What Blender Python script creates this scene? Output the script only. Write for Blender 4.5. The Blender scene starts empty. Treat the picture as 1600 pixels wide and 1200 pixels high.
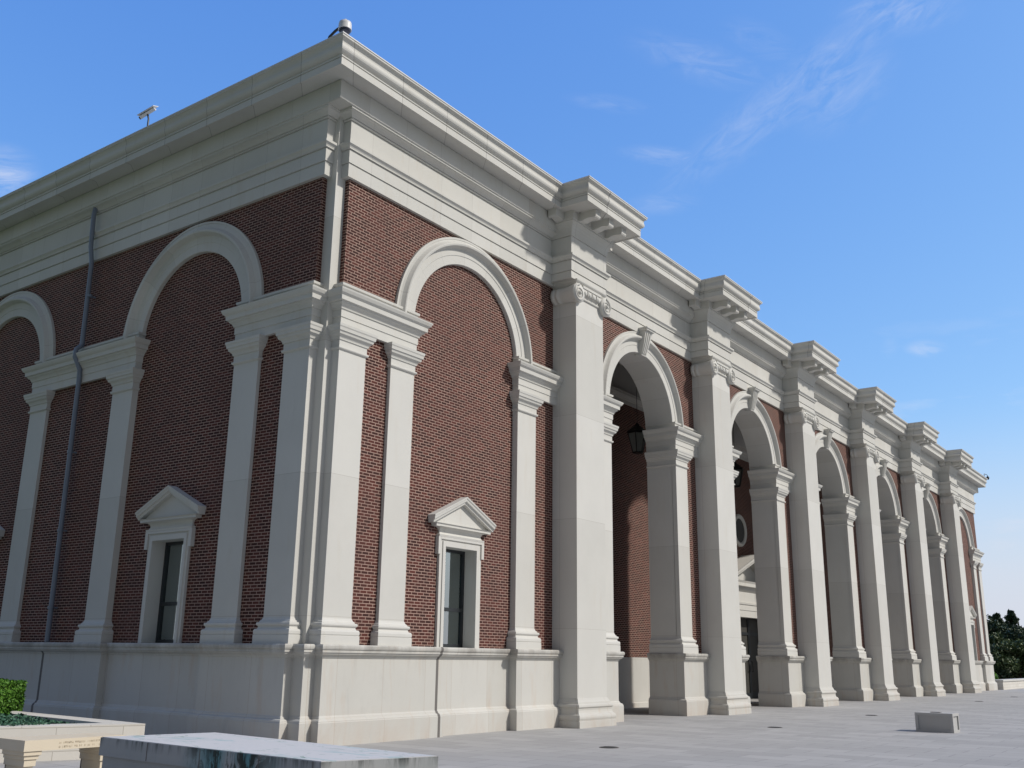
import bpy, bmesh, math, random
from mathutils import Vector, Matrix
random.seed(7)
C = bpy.context.scene.collection
K = 1.2                      # survey units -> metres
R = math.radians
pi = math.pi

# ------------------------------------------------------------------ camera
CAM = (-11.7579, -12.7334, 1.4382)
YAW, PITCH, ROLL, FPX = 0.9406, 0.2681, 0.0142, 1553.1
cd = bpy.data.cameras.new('camera'); cam = bpy.data.objects.new('camera', cd); C.objects.link(cam)
bpy.context.scene.camera = cam
fw = Vector((math.cos(PITCH)*math.sin(YAW), math.cos(PITCH)*math.cos(YAW), math.sin(PITCH)))
rt = Vector((math.cos(YAW), -math.sin(YAW), 0)); up = rt.cross(fw)
r2 = rt*math.cos(ROLL)+up*math.sin(ROLL); u2 = -rt*math.sin(ROLL)+up*math.cos(ROLL)
M = Matrix((r2, u2, -fw)).transposed().to_4x4(); M.translation = Vector(CAM)*K
cam.matrix_world = M
cd.sensor_width = 36; cd.lens = FPX/1600*36; cd.clip_start = .1; cd.clip_end = 3000

# ------------------------------------------------------------------ light
SUN_EL, SUN_AZ = R(40.5), R(154)           # azimuth clockwise from +y
sd = bpy.data.lights.new('sun', 'SUN'); sd.energy = 3.35; sd.angle = R(3.5); sd.color = (1, .955, .885)
sun = bpy.data.objects.new('sun', sd); C.objects.link(sun)
sv = Vector((math.sin(SUN_AZ)*math.cos(SUN_EL), math.cos(SUN_AZ)*math.cos(SUN_EL), math.sin(SUN_EL)))
sun.rotation_euler = sv.to_track_quat('Z', 'Y').to_euler(); sun.location = (0, -40, 60)
sc = bpy.context.scene
sc.view_settings.view_transform = 'Standard'; sc.view_settings.look = 'None'
sc.view_settings.gamma = 1; sc.view_settings.exposure = 0.0; sc.view_settings.use_curve_mapping = False
w = bpy.data.worlds.new('World'); sc.world = w; w.use_nodes = True
nt = w.node_tree; nt.nodes.clear(); N = nt.nodes.new; LK = nt.links.new
out = N('ShaderNodeOutputWorld'); bg = N('ShaderNodeBackground'); bg.inputs[1].default_value = .12
sky = N('ShaderNodeTexSky'); sky.sky_type = 'NISHITA'; sky.sun_disc = False
sky.sun_elevation = SUN_EL; sky.sun_rotation = SUN_AZ; sky.altitude = 150
sky.air_density = 1.0; sky.dust_density = .9; sky.ozone_density = 2.2
tc = N('ShaderNodeTexCoord')
# wisps of high cloud: (centre, along, across, half length, half width, density), directions from the place
CLOUDS = [((0.814, 0.28, 0.51), (0.017, -0.888, 0.459), (0.581, -0.365, -0.727), 0.146, 0.0167, 0.36),
  ((0.825, 0.239, 0.513), (0.06, -0.938, 0.341), (0.562, -0.251, -0.788), 0.047, 0.027, 0.4),
  ((0.812, 0.175, 0.557), (0.295, -0.946, -0.134), (0.504, 0.273, -0.82), 0.046, 0.0142, 0.5),
  ((0.766, 0.343, 0.543), (0.562, -0.767, -0.309), (0.311, 0.542, -0.781), 0.063, 0.0129, 0.3),
  ((0.78, 0.292, 0.554), (0.554, -0.734, -0.392), (0.292, 0.613, -0.734), 0.033, 0.0103, 0.2),
  ((0.789, 0.395, 0.47), (0.513, -0.845, -0.15), (0.338, 0.36, -0.87), 0.039, 0.0064, 0.45),
  ((0.805, 0.408, 0.43), (0.448, -0.894, 0.01), (0.388, 0.185, -0.903), 0.032, 0.0077, 0.25),
  ((0.741, 0.43, 0.516), (0.569, -0.81, -0.14), (0.358, 0.397, -0.845), 0.036, 0.0058, 0.25),
  ((0.378, 0.833, 0.403), (0.831, -0.498, 0.249), (0.408, 0.24, -0.881), 0.026, 0.0167, 0.9),
  ((0.937, 0.209, 0.281), (0.246, -0.964, -0.102), (0.249, 0.164, -0.954), 0.016, 0.0058, 0.7),
  ((0.98, 0.17, 0.103), (0.174, -0.984, -0.035), (0.096, 0.052, -0.994), 0.013, 0.0052, 0.5),
  ((0.982, 0.174, 0.076), (0.174, -0.985, 0.009), (0.076, 0.004, -0.997), 0.021, 0.009, 0.45),
  ((0.928, 0.238, 0.286), (0.33, -0.882, -0.336), (0.172, 0.406, -0.897), 0.007, 0.0077, 0.2)]
def vdot(vec, d):
    q = N('ShaderNodeVectorMath'); q.operation = 'DOT_PRODUCT'; LK(vec, q.inputs[0]); q.inputs[1].default_value = d; return q.outputs['Value']
def mth(op, a, b):
    q = N('ShaderNodeMath'); q.operation = op
    for i, v in enumerate((a, b)):
        if isinstance(v, (int, float)): q.inputs[i].default_value = v
        else: LK(v, q.inputs[i])
    return q.outputs[0]
acc = None
def fibre(i, sx, sy):
    _, d_, t_, _, _, _ = CLOUDS[i]; g_ = tc.outputs['Generated']
    cb = N('ShaderNodeCombineXYZ'); LK(mth('MULTIPLY', vdot(g_, d_), sx), cb.inputs[0]); LK(mth('MULTIPLY', vdot(g_, t_), sy), cb.inputs[1]); cb.inputs[2].default_value = 3.7
    nz = N('ShaderNodeTexNoise'); nz.inputs['Scale'].default_value = 1.6; nz.inputs['Detail'].default_value = 6; nz.inputs['Roughness'].default_value = .66; nz.inputs['Distortion'].default_value = .9; LK(cb.outputs[0], nz.inputs['Vector'])
    nr = N('ShaderNodeMapRange'); nr.inputs[1].default_value = .38; nr.inputs[2].default_value = .76; LK(nz.outputs[0], nr.inputs[0]); return nr.outputs[0]
FIB = [fibre(0, 15., 38.), fibre(5, 13., 42.)]
for i, (c_, d_, t_, l_, w_, s_) in enumerate(CLOUDS):
    sb = N('ShaderNodeVectorMath'); sb.operation = 'SUBTRACT'; LK(tc.outputs['Generated'], sb.inputs[0]); sb.inputs[1].default_value = c_
    a_ = vdot(sb.outputs[0], d_); b_ = vdot(sb.outputs[0], t_); e_ = vdot(sb.outputs[0], c_)
    al = mth('DIVIDE', a_, l_*1.25); bl = mth('DIVIDE', b_, w_*1.7)
    rr = mth('SQRT', mth('ADD', mth('MULTIPLY', al, al), mth('MULTIPLY', bl, bl)), 0)
    mk = N('ShaderNodeMapRange'); mk.interpolation_type = 'SMOOTHSTEP'; mk.inputs[1].default_value = 1.15; mk.inputs[2].default_value = .1; LK(mth('ADD', rr, mth('MULTIPLY', mth('ABSOLUTE', e_, 0), 2.0)), mk.inputs[0])
    v_ = mth('MULTIPLY', mth('MULTIPLY', mk.outputs[0], FIB[0 if i < 3 else 1]), s_*.62)
    acc = v_ if acc is None else mth('MAXIMUM', acc, v_)
# small puffs near the horizon
sep = N('ShaderNodeSeparateXYZ'); LK(tc.outputs['Generated'], sep.inputs[0])
mp3 = N('ShaderNodeMapping'); mp3.inputs['Scale'].default_value = (5, 5, 22)
n3 = N('ShaderNodeTexNoise'); n3.inputs['Scale'].default_value = 1.9; n3.inputs['Detail'].default_value = 6; n3.inputs['Roughness'].default_value = .55
LK(tc.outputs['Generated'], mp3.inputs[0]); LK(mp3.outputs[0], n3.inputs['Vector'])
r3 = N('ShaderNodeMapRange'); r3.inputs[1].default_value = .56; r3.inputs[2].default_value = .70
LK(n3.outputs[0], r3.inputs[0])
r4 = N('ShaderNodeMapRange'); r4.inputs[1].default_value = .34; r4.inputs[2].default_value = .06; r4.inputs[3].default_value = 0; r4.inputs[4].default_value = .35
LK(sep.outputs[2], r4.inputs[0])
mu3 = N('ShaderNodeMath'); mu3.operation = 'MULTIPLY'; LK(r3.outputs[0], mu3.inputs[0]); LK(r4.outputs[0], mu3.inputs[1])
mx = N('ShaderNodeMath'); mx.operation = 'MAXIMUM'; LK(acc, mx.inputs[0]); LK(mu3.outputs[0], mx.inputs[1])
# film response of the blue: each channel gets its own gamma
BGS = .12; FILL_VEIL = .8; FILL_VEILC = (1.42, 1.34, 1.2, 1)
ss = N('ShaderNodeSeparateColor'); cc_ = N('ShaderNodeCombineColor'); LK(sky.outputs[0], ss.inputs[0])
for i, (g_, a_) in enumerate(((1.10, 1.34), (.80, 1.18), (.37, 1.16))):
    p1 = N('ShaderNodeMath'); p1.operation = 'MULTIPLY'; p1.inputs[1].default_value = BGS; LK(ss.outputs[i], p1.inputs[0])
    p2 = N('ShaderNodeMath'); p2.operation = 'POWER'; p2.inputs[1].default_value = g_; LK(p1.outputs[0], p2.inputs[0])
    p3 = N('ShaderNodeMath'); p3.operation = 'MULTIPLY'; p3.inputs[1].default_value = a_/BGS; LK(p2.outputs[0], p3.inputs[0]); LK(p3.outputs[0], cc_.inputs[i])
mix = N('ShaderNodeMix'); mix.data_type = 'RGBA'; LK(mx.outputs[0], mix.inputs[0]); LK(cc_.outputs[0], mix.inputs[6]); mix.inputs[7].default_value = (6.9, 7.1, 7.9, 1)
# pale air towards the horizon
hz = N('ShaderNodeMapRange'); hz.interpolation_type = 'SMOOTHSTEP'; hz.inputs[1].default_value = .25; hz.inputs[2].default_value = .02; hz.inputs[4].default_value = .85; LK(sep.outputs[2], hz.inputs[0])
mh = N('ShaderNodeMix'); mh.data_type = 'RGBA'; LK(hz.outputs[0], mh.inputs[0]); LK(mix.outputs[2], mh.inputs[6]); mh.inputs[7].default_value = (5.5, 5.75, 6.5, 1)
# grey veil added to the unseen sky, to neutralise fill on the shaded facade
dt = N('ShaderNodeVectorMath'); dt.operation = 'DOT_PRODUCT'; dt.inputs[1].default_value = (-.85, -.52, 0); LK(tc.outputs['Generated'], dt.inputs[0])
rv = N('ShaderNodeMapRange'); rv.inputs[1].default_value = -.15; rv.inputs[2].default_value = .35; rv.inputs[4].default_value = FILL_VEIL; LK(dt.outputs['Value'], rv.inputs[0])
mv = N('ShaderNodeMix'); mv.data_type = 'RGBA'; LK(rv.outputs[0], mv.inputs[0]); LK(mh.outputs[2], mv.inputs[6]); mv.inputs[7].default_value = FILL_VEILC
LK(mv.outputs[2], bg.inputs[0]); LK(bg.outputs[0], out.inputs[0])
sc.cycles.max_bounces = 8; sc.cycles.diffuse_bounces = 4

# ------------------------------------------------------------------ materials
def mat(name, base, rough=.8, spec=.3, metal=0):
    m = bpy.data.materials.new(name); m.use_nodes = True
    b = m.node_tree.nodes['Principled BSDF']
    b.inputs['Base Color'].default_value = (*base, 1); b.inputs['Roughness'].default_value = rough
    b.inputs['Specular IOR Level'].default_value = spec; b.inputs['Metallic'].default_value = metal
    return m
def nd(m, t, **kw):
    n = m.node_tree.nodes.new(t)
    for k, v in kw.items():
        if k in n.inputs.keys() if hasattr(n.inputs, 'keys') else False: n.inputs[k].default_value = v
        else: setattr(n, k, v)
    return n
def lk(m, a, b): m.node_tree.links.new(a, b)
def mixrgb(m, fac, a, b, mode='MIX'):
    n = m.node_tree.nodes.new('ShaderNodeMix'); n.data_type = 'RGBA'; n.blend_type = mode
    if isinstance(fac, (int, float)): n.inputs[0].default_value = fac
    else: lk(m, fac, n.inputs[0])
    for i, c in ((6, a), (7, b)):
        if isinstance(c, tuple): n.inputs[i].default_value = (*c, 1)
        else: lk(m, c, n.inputs[i])
    return n.outputs[2]
def mrange(m, src, a, b, c=0., d=1.):
    n = m.node_tree.nodes.new('ShaderNodeMapRange')
    for i, v in enumerate((a, b, c, d)): n.inputs[i+1].default_value = v
    lk(m, src, n.inputs[0]); return n.outputs[0]
def noise(m, vec, scale, detail=4, rough=.55, mapscale=None, dist=0):
    n = m.node_tree.nodes.new('ShaderNodeTexNoise'); n.inputs['Scale'].default_value = scale
    n.inputs['Detail'].default_value = detail; n.inputs['Roughness'].default_value = rough; n.inputs['Distortion'].default_value = dist
    if mapscale:
        q = m.node_tree.nodes.new('ShaderNodeMapping'); q.inputs['Scale'].default_value = mapscale; lk(m, vec, q.inputs[0]); vec = q.outputs[0]
    lk(m, vec, n.inputs['Vector']); return n.outputs[0]
def bump(m, h, strength, dist=.01):
    n = m.node_tree.nodes.new('ShaderNodeBump'); n.inputs['Strength'].default_value = strength; n.inputs['Distance'].default_value = dist
    lk(m, h, n.inputs['Height']); lk(m, n.outputs[0], m.node_tree.nodes['Principled BSDF'].inputs['Normal'])

def stone(name, base, jw=0, jh=0, off=.0, joint=(.30, .28, .25), jt=.006, stain=.5, warm=(.50, .43, .34), jfac=.8):
    """cast limestone; jw, jh joint spacing in metres along u and v"""
    m = mat(name, base, .86, .25); b = m.node_tree.nodes['Principled BSDF']
    t = m.node_tree.nodes.new('ShaderNodeTexCoord'); P = t.outputs['Object']; U = t.outputs['UV']
    a = noise(m, P, .9, 5, .6); c = noise(m, P, 2.2, 6, .65, (1.4, 1.4, .22)); f = noise(m, P, 55, 3, .6)
    col = mixrgb(m, mrange(m, a, .3, .75, 0, .55), tuple(base), tuple(x*.88 for x in base))
    col = mixrgb(m, mrange(m, c, .56, .80, 0, stain), col, warm)
    g = noise(m, P, 1.7, 7, .7, (1., 1., .35), .6)
    col = mixrgb(m, mrange(m, g, .60, .82, 0, stain*.5), col, tuple(x*.55 for x in base))
    # fine darker speckle over the whole surface
    col = mixrgb(m, mrange(m, f, .3, .7, 0, .10), col, tuple(x*.7 for x in base))
    if jw or jh:
        br = m.node_tree.nodes.new('ShaderNodeTexBrick'); br.offset = off; br.squash = 1
        br.inputs['Scale'].default_value = 1; br.inputs['Mortar Size'].default_value = jt; br.inputs['Mortar Smooth'].default_value = .1
        br.inputs['Brick Width'].default_value = jw or 500.; br.inputs['Row Height'].default_value = jh or 500.
        br.inputs['Color1'].default_value = (0, 0, 0, 1); br.inputs['Color2'].default_value = (1, 1, 1, 1); br.inputs['Bias'].default_value = 0
        q = m.node_tree.nodes.new('ShaderNodeMapping'); q.inputs['Location'].default_value = (.37, 250.43 if not jh else .43, 0)
        lk(m, U, q.inputs[0]); lk(m, q.outputs[0], br.inputs['Vector'])
        col = mixrgb(m, .13, col, br.outputs['Color'], 'SOFT_LIGHT')
        ff = m.node_tree.nodes.new('ShaderNodeMath'); ff.operation = 'MULTIPLY'; ff.inputs[1].default_value = jfac; lk(m, br.outputs['Fac'], ff.inputs[0])
        col = mixrgb(m, ff.outputs[0], col, joint)
    lk(m, col, b.inputs['Base Color']); bump(m, f, .25, .004)
    return m
ST = (.61, .60, .56)
M_st = stone('limestone', ST)
M_shaft = stone('limestone_shaft', ST, 0, 2.9, joint=(.42, .40, .36), jt=.005, stain=.3)
M_ent = stone('limestone_frieze', ST, 1.22, 0, joint=(.40, .38, .35), jt=.005, stain=.35)
M_cor = stone('limestone_cornice', (.60, .59, .55), 1.62, 0, joint=(.22, .21, .20), jt=.008, stain=.4, jfac=.7)
M_pl = stone('limestone_plinth', (.575, .565, .525), 1.35, 0, joint=(.42, .36, .30), jt=.005, stain=.75, warm=(.52, .42, .33))
def weather(m):
    """black crust on the sill moulding and reddish damp at the foot of the plinth"""
    b = m.node_tree.nodes['Principled BSDF']; src = b.inputs['Base Color'].links[0].from_socket
    t = m.node_tree.nodes.new('ShaderNodeTexCoord'); sp = m.node_tree.nodes.new('ShaderNodeSeparateXYZ'); lk(m, t.outputs['Object'], sp.inputs[0])
    n = noise(m, t.outputs['Object'], 1.3, 7, .7, (1, 1, .5), .5); n2_ = noise(m, t.outputs['Object'], 6., 5, .7, (1, 1, .12))
    def mul(a, b_):
        q = m.node_tree.nodes.new('ShaderNodeMath'); q.operation = 'MULTIPLY'; lk(m, a, q.inputs[0]); lk(m, b_, q.inputs[1]); return q.outputs[0]
    hi = mul(mrange(m, sp.outputs[2], 1.66, 1.84, 0, 1), mrange(m, n, .36, .62, 0, .62))
    col = mixrgb(m, hi, src, (.20, .185, .165))
    run = mul(mrange(m, sp.outputs[2], 1.0, 1.7, 0, 1), mrange(m, n2_, .52, .72, 0, .30))
    col = mixrgb(m, run, col, (.30, .26, .22))
    lo = mul(mrange(m, sp.outputs[2], .75, .02, 0, 1), mrange(m, n, .40, .66, 0, .38))
    col = mixrgb(m, lo, col, (.46, .35, .27))
    lk(m, col, b.inputs['Base Color'])
weather(M_pl)
M_arch = stone('limestone_arch', ST, .85, 0, joint=(.42, .40, .37), jt=.004, stain=.3)
M_plan = stone('planter_stone', (.66, .63, .57), 1.05, .19, off=.5, joint=(.36, .33, .28), jt=.006, stain=.6, warm=(.55, .47, .36))
M_bench = stone('bench_stone', (.66, .575, .44), stain=.5, warm=(.58, .46, .30))
M_grave = stone('engraved_stone', (.55, .46, .33))
M_dark = mat('joint_dark', (.15, .14, .13), .8)  # even dark tone: groove shade on the plinth, joints of the slab
M_plaster = stone('plaster', (.55, .54, .51), stain=.15)

def bricks():
    m = mat('red_brick', (.12, .05, .04), .88, .2); b = m.node_tree.nodes['Principled BSDF']
    t = m.node_tree.nodes.new('ShaderNodeTexCoord'); P = t.outputs['Object']; U = t.outputs['UV']
    br = m.node_tree.nodes.new('ShaderNodeTexBrick'); br.offset = .5
    for k_, v in (('Scale', 1), ('Mortar Size', .0088), ('Mortar Smooth', .1), ('Bias', -.15), ('Brick Width', .203), ('Row Height', .0677)): br.inputs[k_].default_value = v
    br.inputs['Color1'].default_value = (.040, .015, .012, 1); br.inputs['Color2'].default_value = (.125, .035, .025, 1)
    br.inputs['Mortar'].default_value = (.47, .325, .265, 1); lk(m, U, br.inputs['Vector'])
    a = noise(m, P, .55, 4, .6); c = noise(m, P, 5, 4, .7)
    col = mixrgb(m, mrange(m, a, .35, .7, 0, .35), br.outputs['Color'], (.10, .048, .042))
    col = mixrgb(m, mrange(m, c, .3, .75, 0, .28), col, (.05, .03, .028))
    lk(m, col, b.inputs['Base Color'])
    inv = mrange(m, br.outputs['Fac'], 0, 1, 1, 0); bump(m, inv, .6, .008)
    return m
M_brick = bricks()

def paving():
    m = mat('plaza_paving', (.4, .39, .38), .82, .25); b = m.node_tree.nodes['Principled BSDF']
    t = m.node_tree.nodes.new('ShaderNodeTexCoord'); P = t.outputs['Object']
    br = m.node_tree.nodes.new('ShaderNodeTexBrick'); br.offset = .5
    for k_, v in (('Scale', 1), ('Mortar Size', .008), ('Mortar Smooth', .2), ('Bias', 0), ('Brick Width', 1.2), ('Row Height', .6)): br.inputs[k_].default_value = v
    br.inputs['Color1'].default_value = (.335, .328, .318, 1); br.inputs['Color2'].default_value = (.415, .405, .393, 1); br.inputs['Mortar'].default_value = (.20, .195, .19, 1)
    q = m.node_tree.nodes.new('ShaderNodeMapping'); q.inputs['Rotation'].default_value = (0, 0, R(90)); lk(m, P, q.inputs[0]); lk(m, q.outputs[0], br.inputs['Vector'])
    a = noise(m, P, .35, 6, .62); c = noise(m, P, 3.2, 5, .65); s = noise(m, P, .8, 6, .6, (.35, 1.6, 1), .5)
    col = mixrgb(m, mrange(m, a, .35, .72, 0, .30), br.outputs['Color'], (.31, .305, .30))
    col = mixrgb(m, mrange(m, c, .55, .85, 0, .35), col, (.29, .28, .275))
    col = mixrgb(m, mrange(m, s, .56, .74, 0, .32), col, (.50, .49, .475))
    lk(m, col, b.inputs['Base Color']); bump(m, mrange(m, br.outputs['Fac'], 0, 1, 1, 0), .4, .004)
    return m
M_pave = paving()

def slabmat(top):
    m = mat('stained_slab_top' if top else 'stained_slab_side', (.5, .5, .5), .8, .3); b = m.node_tree.nodes['Principled BSDF']
    t = m.node_tree.nodes.new('ShaderNodeTexCoord'); P = t.outputs['Object']
    a = noise(m, P, 1.2, 6, .65); 
    if top:
        col = mixrgb(m, mrange(m, a, .35, .7, 0, .5), (.57, .56, .55), (.50, .50, .50))
        g = noise(m, P, 1.5, 6, .7, (1.9, .65, 1), 1.0)
        col = mixrgb(m, mrange(m, g, .54, .66, 0, .65), col, (.26, .42, .42))
        h = noise(m, P, 3.1, 5, .7, (1.5, .8, 1), 1.5)
        col = mixrgb(m, mrange(m, h, .58, .68, 0, .8), col, (.09, .22, .15))
    else:
        sp = m.node_tree.nodes.new('ShaderNodeSeparateXYZ'); lk(m, P, sp.inputs[0])
        def mul(a_, b_):
            q = m.node_tree.nodes.new('ShaderNodeMath'); q.operation = 'MULTIPLY'; lk(m, a_, q.inputs[0]); lk(m, b_, q.inputs[1]); return q.outputs[0]
        # one wide wet patch in the middle of the long side (object origin is the slab centre)
        ctr = mul(mrange(m, sp.outputs[1], .55, -.1, 0, 1), mrange(m, sp.outputs[1], -1.25, -.75, 0, 1))
        col = mixrgb(m, mrange(m, a, .35, .7, 0, .6), (.35, .35, .34), (.27, .29, .29))
        g = noise(m, P, 1.5, 6, .65, (1.2, 1.2, .35), .7); g2 = noise(m, P, 5., 6, .7, (1, 1, .15), .3)
        col = mixrgb(m, mrange(m, g2, .55, .75, 0, .5), col, (.16, .22, .22))
        col = mixrgb(m, mul(ctr, mrange(m, g, .36, .50, 0, .95)), col, (.10, .25, .27))
        h = noise(m, P, 2.6, 7, .75, (1.4, 1.4, .6), 1.2)
        col = mixrgb(m, mul(ctr, mrange(m, h, .47, .54, 0, .95)), col, (.025, .032, .022))
        # black drip line under the top edge
        e = mul(mrange(m, sp.outputs[2], .60, .72, 0, 1), mrange(m, g2, .46, .62, 0, .85))
        col = mixrgb(m, e, col, (.03, .035, .03))
    f = noise(m, P, 60, 3, .6)
    lk(m, col, b.inputs['Base Color']); bump(m, f, .3, .004)
    return m
M_sltop, M_slside = slabmat(True), slabmat(False)

def leafmat(name, a, c, trans=.25):
    m = mat(name, a, .55, .35); b = m.node_tree.nodes['Principled BSDF']
    t = m.node_tree.nodes.new('ShaderNodeTexCoord'); g = m.node_tree.nodes.new('ShaderNodeNewGeometry')
    n = noise(m, t.outputs['Object'], .8, 3)
    col = mixrgb(m, g.outputs['Random Per Island'], tuple(a), tuple(c))
    col = mixrgb(m, mrange(m, n, .35, .7, 0, .5), col, tuple(x*.55 for x in a))
    lk(m, col, b.inputs['Base Color'])
    return m
M_leafd = leafmat('dark_evergreen_foliage', (.028, .055, .024), (.058, .092, .036))
M_leafm = leafmat('olive_foliage', (.055, .09, .026), (.09, .125, .04))
M_box = leafmat('boxwood_foliage', (.065, .19, .02), (.17, .34, .04))
M_jun = leafmat('juniper_foliage', (.045, .12, .075), (.08, .18, .11))
M_bark = mat('bark', (.06, .045, .03), .95)
M_black = mat('black_metal', (.018, .02, .022), .5, .4)
M_frame = mat('dark_bronze_frame', (.022, .026, .03), .4, .5)
M_white = mat('white_painted_metal', (.62, .62, .62), .45, .5)
M_smoke = mat('smoked_dome', (.02, .025, .05), .12, .7)
M_pipe = mat('blue_grey_downpipe', (.17, .20, .25), .45, .5)
M_drain = mat('cast_iron', (.12, .11, .10), .7, .4)
M_lglass = mat('seeded_lantern_glass', (.26, .29, .28), .25, .6); M_soil = mat('soil', (.04, .03, .022), .95)
M_blind = mat('window_blind', (.80, .88, .83), .7)
M_inside = mat('dark_interior', (.02, .02, .02), .9)
M_door = mat('dark_door', (.06, .058, .052), .5, .3)
M_flash = mat('metal_flashing', (.62, .62, .62), .5, .4)
M_roof = mat('roof_membrane', (.30, .30, .30), .9)
M_road = mat('asphalt', (.09, .09, .09), .9)
def grass():
    m = mat('lawn', (.05, .09, .03), .95, .1); t = m.node_tree.nodes.new('ShaderNodeTexCoord')
    a = noise(m, t.outputs['Object'], .3, 8, .7); lk(m, mixrgb(m, a, (.04, .075, .02), (.09, .12, .045)), m.node_tree.nodes['Principled BSDF'].inputs['Base Color']); return m
M_grass = grass()
def glass():
    m = bpy.data.materials.new('window_glass'); m.use_nodes = True; n = m.node_tree.nodes; n.clear()
    o = n.new('ShaderNodeOutputMaterial'); g = n.new('ShaderNodeBsdfGlossy'); t = n.new('ShaderNodeBsdfTransparent'); x = n.new('ShaderNodeMixShader'); f = n.new('ShaderNodeFresnel')
    g.inputs['Roughness'].default_value = .02; g.inputs['Color'].default_value = (.85, .95, .95, 1); t.inputs['Color'].default_value = (.72, .86, .80, 1)
    f.inputs['IOR'].default_value = 1.9
    q = n.new('ShaderNodeMapRange'); q.inputs[3].default_value = .36; lk(m, f.outputs[0], q.inputs[0]); lk(m, q.outputs[0], x.inputs[0]); lk(m, t.outputs[0], x.inputs[1]); lk(m, g.outputs[0], x.inputs[2]); lk(m, x.outputs[0], o.inputs[0]); return m
M_glass = glass()

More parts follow.
